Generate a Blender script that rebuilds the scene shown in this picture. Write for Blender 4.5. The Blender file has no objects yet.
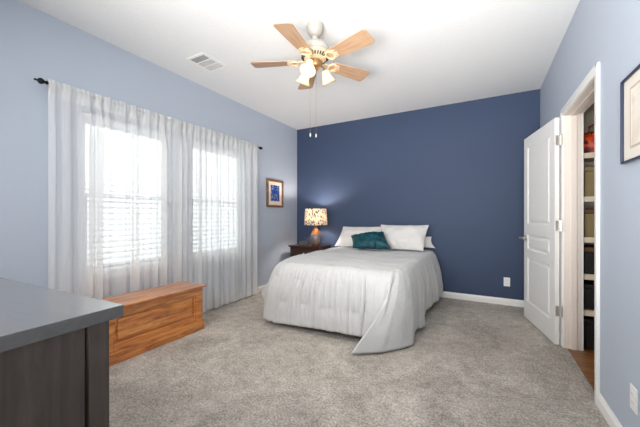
import bpy, bmesh, math, random
from mathutils import Vector, Matrix, noise

random.seed(7)
PI = math.pi
sc = bpy.context.scene
C = sc.collection

# ------------------------------------------------------------------ camera
YAW = math.atan(163 / 295)
XL, XR, YB, YN, ZC = -2.99, 0.623, 4.54, -0.60, 2.74      # room faces
cam_d = bpy.data.cameras.new('camera')
cam_d.sensor_width = 36.0
cam_d.lens = 295 / 640 * 36.0
cam_d.shift_y = 2.5 / 640
cam_d.clip_start = 0.02
cam = bpy.data.objects.new('camera', cam_d)
C.objects.link(cam)
cam.location = (0, 0, 1.158)
cam.rotation_euler = (PI / 2, 0, YAW)
sc.camera = cam

# ------------------------------------------------------------------ world, lights, exposure
w = bpy.data.worlds.new('world')
sc.world = w
w.use_nodes = True
bg = w.node_tree.nodes['Background']
bg.inputs[0].default_value = (0.93, 0.97, 1.0, 1)
bg.inputs[1].default_value = 1.25
sc.view_settings.view_transform = 'Standard'
sc.view_settings.look = 'None'
sc.view_settings.gamma = 1.0
sc.view_settings.use_curve_mapping = False
sc.view_settings.exposure = 0.72
sc.cycles.max_bounces = 10
sc.cycles.diffuse_bounces = 6
sc.cycles.transparent_max_bounces = 24
sc.cycles.transmission_bounces = 8
sc.cycles.sample_clamp_indirect = 6.0
sc.cycles.caustics_reflective = False
sc.cycles.caustics_refractive = False
sc.cycles.use_denoising = True


def area_light(name, loc, rot, sx, sy, power, col, spread=180):
    d = bpy.data.lights.new(name, 'AREA')
    d.shape = 'RECTANGLE'
    d.size, d.size_y = sx, sy
    d.energy = power
    d.color = col
    d.spread = math.radians(spread)
    o = bpy.data.objects.new(name, d)
    o.location, o.rotation_euler = loc, rot
    C.objects.link(o)
    return o


# daylight from the open sky above the houses opposite, falling on the two windows from outside
area_light('sky_daylight', (-6.6, 2.2, 5.2), (0, math.radians(-48), 0), 3.6, 6.0, 170, (0.93, 0.97, 1.0))
# added soft fill lamps behind the camera, standing in for bounced light
area_light('room_fill', (-1.4, -0.47, 1.9), (math.radians(78), 0, math.radians(-24)), 1.6, 0.9, 46, (1.0, 0.985, 0.965))
area_light('ceiling_bounce', (-0.2, -0.45, 1.15), (math.radians(117), 0, math.radians(6)), 1.5, 0.8, 40, (1.0, 0.985, 0.965), 96)


# ------------------------------------------------------------------ helpers
def lin(c):
    c /= 255.0
    return c / 12.92 if c <= 0.04045 else ((c + 0.055) / 1.055) ** 2.4


def rgb(r, g, b):
    return (lin(r), lin(g), lin(b), 1.0)


def new_mat(name):
    m = bpy.data.materials.new(name)
    m.use_nodes = True
    nt = m.node_tree
    return m, nt, nt.nodes['Principled BSDF'], nt.nodes['Material Output']


def N(nt, kind, **kw):
    n = nt.nodes.new(kind)
    for k, v in kw.items():
        if k in n.inputs:
            n.inputs[k].default_value = v
        else:
            setattr(n, k, v)
    return n


def ramp(nt, stops):
    r = nt.nodes.new('ShaderNodeValToRGB')
    e = r.color_ramp.elements
    while len(e) < len(stops):
        e.new(0.5)
    for i, (p, c) in enumerate(stops):
        e[i].position = p
        e[i].color = c
    return r


def bump(nt, src, strength, dist, target):
    b = N(nt, 'ShaderNodeBump', Strength=strength, Distance=dist)
    nt.links.new(src, b.inputs['Height'])
    nt.links.new(b.outputs[0], target.inputs['Normal'])
    return b


def plain(name, col, rough=0.5, metal=0.0, bscale=0, bstr=0.0, bdist=0.002, spec=0.5):
    m, nt, p, out = new_mat(name)
    tc = N(nt, 'ShaderNodeTexCoord')
    nz = N(nt, 'ShaderNodeTexNoise', Scale=bscale or 30.0, Detail=3.0)
    nt.links.new(tc.outputs['Object'], nz.inputs['Vector'])
    c0 = tuple(x * 0.985 for x in col[:3]) + (1,)
    c1 = tuple(min(1, x * 1.015) for x in col[:3]) + (1,)
    r = ramp(nt, [(0.3, c0), (0.7, c1)])
    nt.links.new(nz.outputs['Fac'], r.inputs[0])
    nt.links.new(r.outputs[0], p.inputs['Base Color'])
    p.inputs['Roughness'].default_value = rough
    p.inputs['Metallic'].default_value = metal
    p.inputs['Specular IOR Level'].default_value = spec
    if bstr:
        bump(nt, nz.outputs['Fac'], bstr, bdist, p)
    return m


def wood(name, cols, scale=(1, 1, 1), rough=0.4, spec=0.5, knots=0.0, bstr=0.1, coat=0.0):
    """grain runs along the axis whose scale is smallest"""
    m, nt, p, out = new_mat(name)
    tc = N(nt, 'ShaderNodeTexCoord')
    mp = N(nt, 'ShaderNodeMapping')
    mp.inputs['Scale'].default_value = scale
    nt.links.new(tc.outputs['Object'], mp.inputs['Vector'])
    nz = N(nt, 'ShaderNodeTexNoise', Scale=3.0, Detail=8.0, Roughness=0.62, Distortion=0.9)
    nt.links.new(mp.outputs[0], nz.inputs['Vector'])
    r = ramp(nt, [(0.28, cols[0]), (0.5, cols[1]), (0.72, cols[2])])
    nt.links.new(nz.outputs['Fac'], r.inputs[0])
    last = r.outputs[0]
    if knots:
        vo = N(nt, 'ShaderNodeTexVoronoi', Scale=knots)
        nt.links.new(tc.outputs['Object'], vo.inputs['Vector'])
        kr = ramp(nt, [(0.03, (0.30, 0.22, 0.18, 1)), (0.16, (1, 1, 1, 1))])
        nt.links.new(vo.outputs['Distance'], kr.inputs[0])
        mx = N(nt, 'ShaderNodeMix', data_type='RGBA', blend_type='MULTIPLY')
        mx.inputs[0].default_value = 0.8
        nt.links.new(last, mx.inputs[6])
        nt.links.new(kr.outputs[0], mx.inputs[7])
        last = mx.outputs[2]
    nt.links.new(last, p.inputs['Base Color'])
    p.inputs['Roughness'].default_value = rough
    p.inputs['Specular IOR Level'].default_value = spec
    p.inputs['Coat Weight'].default_value = coat
    p.inputs['Coat Roughness'].default_value = 0.16
    p.inputs['Coat IOR'].default_value = 1.65
    bump(nt, nz.outputs['Fac'], bstr, 0.002, p)
    return m


def glow(name, col, strength):
    m, nt, p, out = new_mat(name)
    e = N(nt, 'ShaderNodeEmission', Color=col, Strength=strength)
    tr = N(nt, 'ShaderNodeBsdfTransparent')
    ad = N(nt, 'ShaderNodeAddShader')
    nt.links.new(e.outputs[0], ad.inputs[0])
    nt.links.new(tr.outputs[0], ad.inputs[1])
    nt.links.new(ad.outputs[0], out.inputs[0])
    return m


class B:
    """collects shapes into one bmesh"""

    def __init__(self):
        self.bm = bmesh.new()

    def box(self, x0, x1, y0, y1, z0, z1, rot=None, about=None):
        v = [self.bm.verts.new((x, y, z)) for x in (x0, x1) for y in (y0, y1) for z in (z0, z1)]
        if rot is not None:
            a = Vector(about) if about is not None else Vector(((x0 + x1) / 2, (y0 + y1) / 2, (z0 + z1) / 2))
            for q in v:
                q.co = a + rot @ (q.co - a)
        for f in ((0, 1, 3, 2), (4, 6, 7, 5), (0, 4, 5, 1), (2, 3, 7, 6), (0, 2, 6, 4), (1, 5, 7, 3)):
            self.bm.faces.new([v[i] for i in f])
        return self

    def lathe(self, prof, seg=32, M=None, cap=True):
        rings = []
        for r, z in prof:
            ring = []
            for k in range(seg):
                t = 2 * PI * k / seg
                co = Vector((r * math.cos(t), r * math.sin(t), z))
                ring.append(self.bm.verts.new(M @ co if M else co))
            rings.append(ring)
        for a, b in zip(rings, rings[1:]):
            for k in range(seg):
                self.bm.faces.new((a[k], a[(k + 1) % seg], b[(k + 1) % seg], b[k]))
        if cap:
            self.bm.faces.new(list(reversed(rings[0])))
            self.bm.faces.new(rings[-1])
        return self

    def tube(self, pts, r, seg=10, cap=True):
        pts = [Vector(p) for p in pts]
        rings = []
        for i, p in enumerate(pts):
            d = (pts[min(i + 1, len(pts) - 1)] - pts[max(i - 1, 0)]).normalized()
            up = Vector((0, 0, 1)) if abs(d.z) < 0.95 else Vector((1, 0, 0))
            s = d.cross(up).normalized()
            t = s.cross(d)
            rr = r[i] if isinstance(r, (list, tuple)) else r
            rings.append([self.bm.verts.new(p + s * rr * math.cos(2 * PI * k / seg) + t * rr * math.sin(2 * PI * k / seg)) for k in range(seg)])
        for a, b in zip(rings, rings[1:]):
            for k in range(seg):
                self.bm.faces.new((a[k], b[k], b[(k + 1) % seg], a[(k + 1) % seg]))
        if cap:
            self.bm.faces.new(rings[0])
            self.bm.faces.new(list(reversed(rings[-1])))
        return self

    def ball(self, c, r, seg=16, scale=(1, 1, 1)):
        M = Matrix.Translation(c) @ Matrix.Diagonal((r * scale[0], r * scale[1], r * scale[2], 1))
        bmesh.ops.create_uvsphere(self.bm, u_segments=seg, v_segments=max(6, seg // 2), radius=1, matrix=M)
        return self

    def prism(self, outline, z0, z1, M=None):
        """outline (x, y) extruded in z"""
        f = lambda x, y, z: (M @ Vector((x, y, z))) if M else Vector((x, y, z))
        a = [self.bm.verts.new(f(x, y, z0)) for x, y in outline]
        b = [self.bm.verts.new(f(x, y, z1)) for x, y in outline]
        n = len(a)
        self.bm.faces.new(list(reversed(a)))
        self.bm.faces.new(b)
        for k in range(n):
            self.bm.faces.new((a[k], a[(k + 1) % n], b[(k + 1) % n], b[k]))
        return self

    def frame(self, axis, at0, at1, u0, u1, v0, v1, wd):
        """a rectangular ring of four bars, normal to axis 'x' or 'y'; u is the other floor axis, v is z"""
        for (a, b, c, d) in ((u0, u1, v0, v0 + wd), (u0, u1, v1 - wd, v1), (u0, u0 + wd, v0 + wd, v1 - wd), (u1 - wd, u1, v0 + wd, v1 - wd)):
            if axis == 'x':
                self.box(at0, at1, a, b, c, d)
            else:
                self.box(a, b, at0, at1, c, d)
        return self


def obj(name, b, mat, parent=None, bev=0.0, smooth=False, seg=2, loc=None):
    me = bpy.data.meshes.new(name)
    bm = b.bm if isinstance(b, B) else b
    bmesh.ops.recalc_face_normals(bm, faces=bm.faces)
    if smooth:
        for f in bm.faces:
            f.smooth = True
    bm.to_mesh(me)
    bm.free()
    me.materials.append(mat)
    o = bpy.data.objects.new(name, me)
    C.objects.link(o)
    if parent is not None:
        o.parent = parent
    if loc is not None:
        o.location = loc
    if bev:
        md = o.modifiers.new('bevel', 'BEVEL')
        md.width = bev
        md.segments = seg
        md.limit_method = 'ANGLE'
        md.angle_limit = math.radians(40)
        md.harden_normals = True
        for p in me.polygons:
            p.use_smooth = True
        try:
            me.set_sharp_from_angle(angle=math.radians(60))
        except Exception:
            pass
    elif smooth:
        try:
            me.set_sharp_from_angle(angle=math.radians(50))
        except Exception:
            pass
    return o


def tag(o, label, cat, group=None):
    o['label'] = label
    o['category'] = cat
    if group:
        o['group'] = group
    return o


def thing(name, label, cat, loc=(0, 0, 0), rz=0.0, group=None):
    o = bpy.data.objects.new(name, None)
    o.empty_display_size = 0.1
    C.objects.link(o)
    o.location = loc
    o.rotation_euler = (0, 0, rz)
    return tag(o, label, cat, group)


def struct(name, b, mat, parent=None, bev=0.0, smooth=False):
    o = obj(name, b, mat, parent, bev, smooth)
    o['kind'] = 'structure'
    return o


def copy_tree(o, parent=None):
    c = o.copy()
    C.objects.link(c)
    c.parent = parent
    for ch in list(o.children):
        copy_tree(ch, c)
    return c


def fbm(x, y, z, sc_=1.0, oc=3):
    return noise.fractal(Vector((x * sc_, y * sc_, z * sc_)), 1.0, 2.0, oc)


# ------------------------------------------------------------------ materials
def wall_paint(name, col):
    return plain(name, col, 0.6, 0, 170, 0.18, 0.0015, 0.3)


M_blue = wall_paint('pale_blue_paint', rgb(180, 189, 202))
M_navy = wall_paint('navy_paint', rgb(58, 72, 98))
M_ceil = plain('ceiling_paint', rgb(231, 231, 230), 0.8, 0, 45, 0.35, 0.004, 0.2)
M_white = plain('white_trim_paint', rgb(236, 235, 232), 0.38, 0, 60, 0.04)
M_door = plain('white_door_paint', rgb(235, 234, 231), 0.42, 0, 40, 0.04)
M_taupe = plain('jamb_paint', rgb(226, 215, 206), 0.45, 0, 60, 0.04)
M_nickel = plain('satin_nickel', rgb(214, 210, 204), 0.34, 0.75)
M_black = plain('black_iron', rgb(26, 25, 25), 0.4, 0.6)
M_closet = plain('closet_paint', rgb(196, 186, 166), 0.6, 0, 120, 0.1)
M_shelf = plain('shelf_paint', rgb(222, 208, 186), 0.45)
M_plast = plain('white_plastic', rgb(238, 238, 236), 0.3)
M_dark = plain('dark_slot', rgb(30, 28, 28), 0.6)
M_vinyl = plain('white_vinyl', rgb(238, 239, 240), 0.35)


def carpet_mat():
    m, nt, p, out = new_mat('carpet')
    tc = N(nt, 'ShaderNodeTexCoord')
    big = N(nt, 'ShaderNodeTexNoise', Scale=1.7, Detail=5.0, Roughness=0.6, Distortion=1.2)
    mid = N(nt, 'ShaderNodeTexNoise', Scale=14.0, Detail=5.0, Roughness=0.7)
    fine = N(nt, 'ShaderNodeTexNoise', Scale=70.0, Detail=5.0, Roughness=0.85)
    for n in (big, mid, fine):
        nt.links.new(tc.outputs['Object'], n.inputs['Vector'])
    a1 = N(nt, 'ShaderNodeMath', operation='MULTIPLY')
    a1.inputs[1].default_value = 0.26
    nt.links.new(big.outputs['Fac'], a1.inputs[0])
    a2 = N(nt, 'ShaderNodeMath', operation='MULTIPLY_ADD')
    a2.inputs[1].default_value = 0.24
    nt.links.new(mid.outputs['Fac'], a2.inputs[0])
    nt.links.new(a1.outputs[0], a2.inputs[2])
    a3 = N(nt, 'ShaderNodeMath', operation='MULTIPLY_ADD')
    a3.inputs[1].default_value = 0.75
    nt.links.new(fine.outputs['Fac'], a3.inputs[0])
    nt.links.new(a2.outputs[0], a3.inputs[2])
    r = ramp(nt, [(0.46, rgb(92, 85, 77)), (0.62, rgb(184, 175, 163)), (0.78, rgb(246, 238, 227))])
    nt.links.new(a3.outputs[0], r.inputs[0])
    nt.links.new(r.outputs[0], p.inputs['Base Color'])
    p.inputs['Roughness'].default_value = 0.95
    p.inputs['Specular IOR Level'].default_value = 0.1
    p.inputs['Sheen Weight'].default_value = 0.15
    bump(nt, a3.outputs[0], 0.9, 0.02, p)
    return m


def plank_mat():
    m, nt, p, out = new_mat('wood_planks')
    tc = N(nt, 'ShaderNodeTexCoord')
    br = N(nt, 'ShaderNodeTexBrick', Scale=1.0, Color1=rgb(176, 122, 72), Color2=rgb(138, 90, 52), Mortar=rgb(60, 38, 22))
    br.inputs['Mortar Size'].default_value = 0.003
    br.inputs['Brick Width'].default_value = 0.9
    br.inputs['Row Height'].default_value = 0.09
    nt.links.new(tc.outputs['Object'], br.inputs['Vector'])
    mp = N(nt, 'ShaderNodeMapping')
    mp.inputs['Scale'].default_value = (2, 26, 2)
    nt.links.new(tc.outputs['Object'], mp.inputs['Vector'])
    nz = N(nt, 'ShaderNodeTexNoise', Scale=2.0, Detail=6.0, Distortion=0.8)
    nt.links.new(mp.outputs[0], nz.inputs['Vector'])
    r = ramp(nt, [(0.3, (0.6, 0.55, 0.5, 1)), (0.7, (1, 1, 1, 1))])
    nt.links.new(nz.outputs['Fac'], r.inputs[0])
    mx = N(nt, 'ShaderNodeMix', data_type='RGBA', blend_type='MULTIPLY')
    mx.inputs[0].default_value = 1.0
    nt.links.new(br.outputs[0], mx.inputs[6])
    nt.links.new(r.outputs[0], mx.inputs[7])
    nt.links.new(mx.outputs[2], p.inputs['Base Color'])
    p.inputs['Roughness'].default_value = 0.35
    return m


def sheer_mat(name, opac):
    m, nt, p, out = new_mat(name)
    tc = N(nt, 'ShaderNodeTexCoord')
    nz = N(nt, 'ShaderNodeTexNoise', Scale=120.0, Detail=2.0)
    mp = N(nt, 'ShaderNodeMapping')
    mp.inputs['Scale'].default_value = (1, 1, 0.05)
    nt.links.new(tc.outputs['Object'], mp.inputs['Vector'])
    nt.links.new(mp.outputs[0], nz.inputs['Vector'])
    rr = ramp(nt, [(0.3, (opac - 0.02,) * 3 + (1,)), (0.7, (opac + 0.02,) * 3 + (1,))])
    nt.links.new(nz.outputs['Fac'], rr.inputs[0])
    d = N(nt, 'ShaderNodeBsdfDiffuse', Color=(0.92, 0.92, 0.91, 1))
    t = N(nt, 'ShaderNodeBsdfTranslucent', Color=(0.92, 0.92, 0.91, 1))
    mx = N(nt, 'ShaderNodeMixShader')
    mx.inputs[0].default_value = 0.42
    nt.links.new(d.outputs[0], mx.inputs[1])
    nt.links.new(t.outputs[0], mx.inputs[2])
    tr = N(nt, 'ShaderNodeBsdfTransparent')
    m2 = N(nt, 'ShaderNodeMixShader')
    nt.links.new(rr.outputs[0], m2.inputs[0])
    nt.links.new(tr.outputs[0], m2.inputs[1])
    nt.links.new(mx.outputs[0], m2.inputs[2])
    nt.links.new(m2.outputs[0], out.inputs[0])
    return m


def translucent_mat(name, col, fac, rough=0.4, pattern=None):
    m, nt, p, out = new_mat(name)
    p.inputs['Base Color'].default_value = col
    p.inputs['Roughness'].default_value = rough
    t = N(nt, 'ShaderNodeBsdfTranslucent', Color=col)
    if pattern:
        c = pattern(nt)
        nt.links.new(c, p.inputs['Base Color'])
        nt.links.new(c, t.inputs['Color'])
    mx = N(nt, 'ShaderNodeMixShader')
    mx.inputs[0].default_value = fac
    nt.links.new(p.outputs[0], mx.inputs[1])
    nt.links.new(t.outputs[0], mx.inputs[2])
    nt.links.new(mx.outputs[0], out.inputs[0])
    return m


def glass_pane_mat():
    m, nt, p, out = new_mat('window_glass')
    tr = N(nt, 'ShaderNodeBsdfTransparent', Color=(0.95, 0.97, 0.97, 1))
    gl = N(nt, 'ShaderNodeBsdfGlossy', Color=(1, 1, 1, 1), Roughness=0.03)
    mx = N(nt, 'ShaderNodeMixShader')
    mx.inputs[0].default_value = 0.05
    nt.links.new(tr.outputs[0], mx.inputs[1])
    nt.links.new(gl.outputs[0], mx.inputs[2])
    nt.links.new(mx.outputs[0], out.inputs[0])
    return m


def fabric(name, col, scale=260, bstr=0.25, rough=0.85, wr=0.0, sheen=0.2):
    m, nt, p, out = new_mat(name)
    tc = N(nt, 'ShaderNodeTexCoord')
    nz = N(nt, 'ShaderNodeTexNoise', Scale=scale, Detail=2.0)
    n2 = N(nt, 'ShaderNodeTexNoise', Scale=16.0, Detail=4.0, Roughness=0.6, Distortion=0.6)
    nt.links.new(tc.outputs['Object'], nz.inputs['Vector'])
    nt.links.new(tc.outputs['Object'], n2.inputs['Vector'])
    c0 = tuple(x * 0.95 for x in col[:3]) + (1,)
    r = ramp(nt, [(0.3, c0), (0.7, col)])
    nt.links.new(nz.outputs['Fac'], r.inputs[0])
    nt.links.new(r.outputs[0], p.inputs['Base Color'])
    p.inputs['Roughness'].default_value = rough
    p.inputs['Specular IOR Level'].default_value = 0.2
    p.inputs['Sheen Weight'].default_value = sheen
    b1 = N(nt, 'ShaderNodeBump', Strength=bstr, Distance=0.001)
    nt.links.new(nz.outputs['Fac'], b1.inputs['Height'])
    b2 = N(nt, 'ShaderNodeBump', Strength=wr, Distance=0.012)
    nt.links.new(n2.outputs['Fac'], b2.inputs['Height'])
    nt.links.new(b1.outputs[0], b2.inputs['Normal'])
    nt.links.new(b2.outputs[0], p.inputs['Normal'])
    return m


M_carpet = carpet_mat()
M_plank = plank_mat()
M_glass = glass_pane_mat()
M_sheer = sheer_mat('sheer_voile', 0.56)
M_comf = fabric('comforter_cotton', rgb(198, 198, 197), 220, 0.2, 0.9, 0.6)
M_pill = fabric('pillow_cotton', rgb(216, 214, 211), 240, 0.15, 0.9, 0.3)
M_mattr = fabric('mattress_ticking', rgb(205, 202, 198), 200)
M_slat = translucent_mat('blind_slat', rgb(232, 233, 234), 0.25)
Mx_chest = wood('honey_pine', [rgb(126, 62, 18), rgb(198, 120, 50), rgb(226, 160, 84)], (9, 1.1, 9), 0.36, 0.5, 4.2, 0.05, 1.0)
Mx_dress = wood('charcoal_stained_wood', [rgb(64, 55, 50), rgb(76, 66, 60), rgb(88, 78, 71)], (12, 12, 1.0), 0.45, 0.45, 0, 0.08)
Mx_dtop = wood('charcoal_stained_top', [rgb(60, 58, 57), rgb(67, 65, 63), rgb(74, 72, 70)], (1.0, 12, 12), 0.3, 0.8, 0, 0.015, 1.0)
Mx_night = wood('dark_walnut', [rgb(34, 21, 16), rgb(54, 33, 25), rgb(72, 46, 34)], (1.0, 9, 9), 0.3, 0.5)
Mx_blade = wood('light_maple', [rgb(150, 116, 90), rgb(176, 142, 112), rgb(190, 158, 130)], (1.2, 16, 16), 0.4, 0.4, 0, 0.03)
Mx_frame = wood('bronze_wood', [rgb(78, 52, 34), rgb(118, 84, 58), rgb(150, 112, 80)], (6, 6, 6), 0.35)

# ------------------------------------------------------------------ the room
TW = 0.14
WZ0, WZ1 = 0.62, 2.06
WINS = ((1.22, 2.07), (2.31, 3.20))
DO0, DO1, DZ = 2.455, 3.30, 2.035                             # closet doorway

struct('floor', B().box(XL - 0.2, 0.645, YN - 0.2, YB + 0.2, -0.12, 0.0), M_carpet)
struct('floor_closet', B().box(0.645, 2.2, 1.6, 3.95, -0.12, -0.002), M_plank)
struct('ceiling', B().box(XL - 0.2, XR + 0.2, YN - 0.2, YB + 0.2, ZC, ZC + 0.1), M_ceil)
struct('wall_back', B().box(XL - 0.2, XR + 0.2, YB, YB + 0.12, 0, ZC), M_navy)
struct('wall_near', B().box(XL - 0.2, XR + 0.2, YN - 0.12, YN, 0, ZC), M_blue)

b = B()
ys = [YN - 0.12] + [v for q in WINS for v in q] + [YB + 0.001]
for k in range(0, 6, 2):
    b.box(XL - TW, XL, ys[k], ys[k + 1], 0, ZC)
for y0, y1 in WINS:
    b.box(XL - TW, XL, y0, y1, 0, WZ0)
    b.box(XL - TW, XL, y0, y1, WZ1, ZC)
bmesh.ops.remove_doubles(b.bm, verts=b.bm.verts, dist=1e-5)
struct('wall_left', b, M_blue)

b = B()
b.box(XR, XR + 0.115, YN - 0.12, DO0 - 0.02, 0, ZC)
b.box(XR, XR + 0.115, DO1 + 0.02, YB + 0.001, 0, ZC)
b.box(XR, XR + 0.115, DO0 - 0.02, DO1 + 0.02, DZ + 0.02, ZC)
struct('wall_right', b, M_blue)

b = B()                                                        # the closet behind the doorway
b.box(2.1, 2.2, 1.7, 3.9, 0, ZC)
b.box(XR + 0.115, 2.2, 3.78, 3.9, 0, ZC)
b.box(XR + 0.115, 2.2, 1.6, 1.72, 0, ZC)
b.box(XR + 0.115, 2.2, 1.6, 3.9, ZC - 0.02, ZC + 0.1)
struct('wall_closet', b, M_closet)


def baseboard(name, axis, at, sgn, a0, a1):
    prof = [(0, 0), (0.014, 0), (0.014, 0.058), (0.010, 0.068), (0.006, 0.074), (0.0045, 0.084), (0, 0.084)]
    b = B()
    ends = []
    for t in (a0, a1):
        ring = []
        for d, z in prof:
            co = (at + sgn * d, t, z) if axis == 'x' else (t, at + sgn * d, z)
            ring.append(b.bm.verts.new(co))
        ends.append(ring)
    n = len(prof)
    for k in range(n):
        b.bm.faces.new((ends[0][k], ends[0][(k + 1) % n], ends[1][(k + 1) % n], ends[1][k]))
    b.bm.faces.new(ends[0])
    b.bm.faces.new(list(reversed(ends[1])))
    return struct(name, b, M_white)


baseboard('baseboard_left', 'x', XL, 1, YN, YB)
baseboard('baseboard_back', 'y', YB, -1, XL + 0.014, XR - 0.014)
baseboard('baseboard_right', 'x', XR, -1, YN, DO0 - 0.065)
baseboard('baseboard_corner', 'x', XR, -1, DO1 + 0.07, YB)
baseboard('baseboard_near', 'y', YN, 1, XL + 0.014, XR - 0.014)

# doorway: casing, jamb lining, stop
b = B()
CW = 0.062
for x0, x1, sx in ((XR - 0.012, XR, 1), (XR + 0.115, XR + 0.132, -1)):
    b.box(x0, x1, DO0 - CW, DO0 - 0.004, 0, DZ + CW)
    b.box(x0, x1, DO1 + 0.004, DO1 + CW, 0, DZ + CW)
    b.box(x0, x1, DO0 - 0.004, DO1 + 0.004, DZ + 0.004, DZ + CW)
xo = XR - 0.012                                                # raised outer bead of the casing
b.box(xo - 0.005, xo, DO0 - CW, DO0 - CW + 0.022, 0, DZ + CW)
b.box(xo - 0.005, xo, DO1 + CW - 0.022, DO1 + CW, 0, DZ + CW)
b.box(xo - 0.005, xo, DO0 - CW, DO1 + CW, DZ + CW - 0.022, DZ + CW)
struct('trim_1', b, M_white, bev=0.003)
b = B()
b.box(XR, XR + 0.115, DO0 - 0.02, DO0, 0, DZ + 0.02)
b.box(XR, XR + 0.115, DO1, DO1 + 0.02, 0, DZ + 0.02)
b.box(XR, XR + 0.115, DO0, DO1, DZ, DZ + 0.02)
b.box(XR + 0.045, XR + 0.085, DO0, DO0 + 0.011, 0, DZ)
b.box(XR + 0.045, XR + 0.085, DO1 - 0.011, DO1, 0, DZ)
b.box(XR + 0.045, XR + 0.085, DO0 + 0.011, DO1 - 0.011, DZ - 0.011, DZ)
struct('trim_2', b, M_taupe, bev=0.001)

# windows: vinyl frame, two sashes, glass
for n, (y0, y1) in enumerate(WINS, 1):
    xo, xi = XL - TW, XL - 0.085
    wroot = struct('window_%d' % n, B().frame('x', xo, xi, y0, y1, WZ0, WZ1, 0.035), M_vinyl, bev=0.002)
    zm = 1.345
    obj('sash', B().frame('x', xo + 0.008, xo + 0.03, y0 + 0.035, y1 - 0.035, zm - 0.02, WZ1 - 0.035, 0.035), M_vinyl, wroot, 0.002)
    obj('sash', B().frame('x', xo + 0.028, xi - 0.003, y0 + 0.035, y1 - 0.035, WZ0 + 0.035, zm + 0.02, 0.04), M_vinyl, wroot, 0.002)
    obj('glass_pane', B().box(xo + 0.015, xo + 0.019, y0 + 0.06, y1 - 0.06, zm, WZ1 - 0.06), M_glass, wroot)
    obj('glass_pane', B().box(xo + 0.036, xo + 0.040, y0 + 0.06, y1 - 0.06, WZ0 + 0.06, zm), M_glass, wroot)
    obj('window_sill', B().box(XL - 0.084, XL + 0.022, y0 - 0.03, y1 + 0.03, WZ0 - 0.022, WZ0 + 0.002), M_white, wroot, 0.004)

# ------------------------------------------------------------------ blinds
for n, (y0, y1) in enumerate(WINS):
    lab = ('white slatted blind in the window nearer the grey dresser, behind the sheer curtains',
           'white slatted blind in the window nearer the small blue picture, behind the sheers')[n]
    t = thing('window_blind', lab, 'blind', (XL - 0.045, (y0 + y1) / 2, WZ0), 0, 'slatted window blinds')
    hw = (y1 - y0) / 2 - 0.008
    H = WZ1 - WZ0
    obj('headrail', B().box(-0.026, 0.026, -hw, hw, H - 0.055, H - 0.004), M_vinyl, t, 0.003)
    b = B()
    z = 0.045
    R = Matrix.Rotation(math.radians(17), 3, 'Y')
    while z < H - 0.07:
        b.box(-0.028, 0.028, -hw, hw, z - 0.0017, z + 0.0017, rot=R)
        z += 0.052
    obj('slats', b, M_slat, t)
    obj('bottom_rail', B().box(-0.026, 0.026, -hw, hw, 0.008, 0.026), M_vinyl, t, 0.003)
    b = B()
    for yy in (-hw * 0.72, 0, hw * 0.72):
        b.box(0.0285, 0.0295, yy - 0.009, yy + 0.009, 0.02, H - 0.05)
    obj('ladder_tape', b, M_vinyl, t)
    obj('tilt_wand', B().tube([(0.034, -hw + 0.06, H - 0.06), (0.036, -hw + 0.06, H - 0.75)], 0.004, 6), M_vinyl, t, smooth=True)

# ------------------------------------------------------------------ curtain rod and sheer panels
RX, RZ = XL + 0.085, 2.172
t = thing('curtain_rod', 'thin black curtain rod with finials above the two windows', 'curtain rod', (RX, 0.955, RZ))
obj('rod', B().tube([(0, 0.0, 0), (0, 2.445, 0)], 0.008, 12), M_black, t, smooth=True)
for yy, s in ((0, -1), (2.445, 1)):
    Mx = Matrix.Translation((0, yy, 0)) @ Matrix.Rotation(-s * PI / 2, 4, 'X')
    prof = [(0.009, -0.012), (0.014, -0.008), (0.014, 0.0), (0.009, 0.004), (0.012, 0.010), (0.021, 0.022), (0.023, 0.032), (0.018, 0.043), (0.009, 0.05), (0.006, 0.056), (0.009, 0.062), (0.005, 0.07)]
    obj('finial', B().lathe(prof, 16, Mx), M_black, t, smooth=True)
for yy in (0.075, 1.22, 2.36):
    b = B()
    b.box(-0.0845, -0.078, yy - 0.014, yy + 0.014, -0.035, 0.035)
    b.tube([(-0.08, yy, -0.004), (0.0, yy, -0.013)], 0.005, 8)
    obj('bracket', b, M_black, t)


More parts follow.
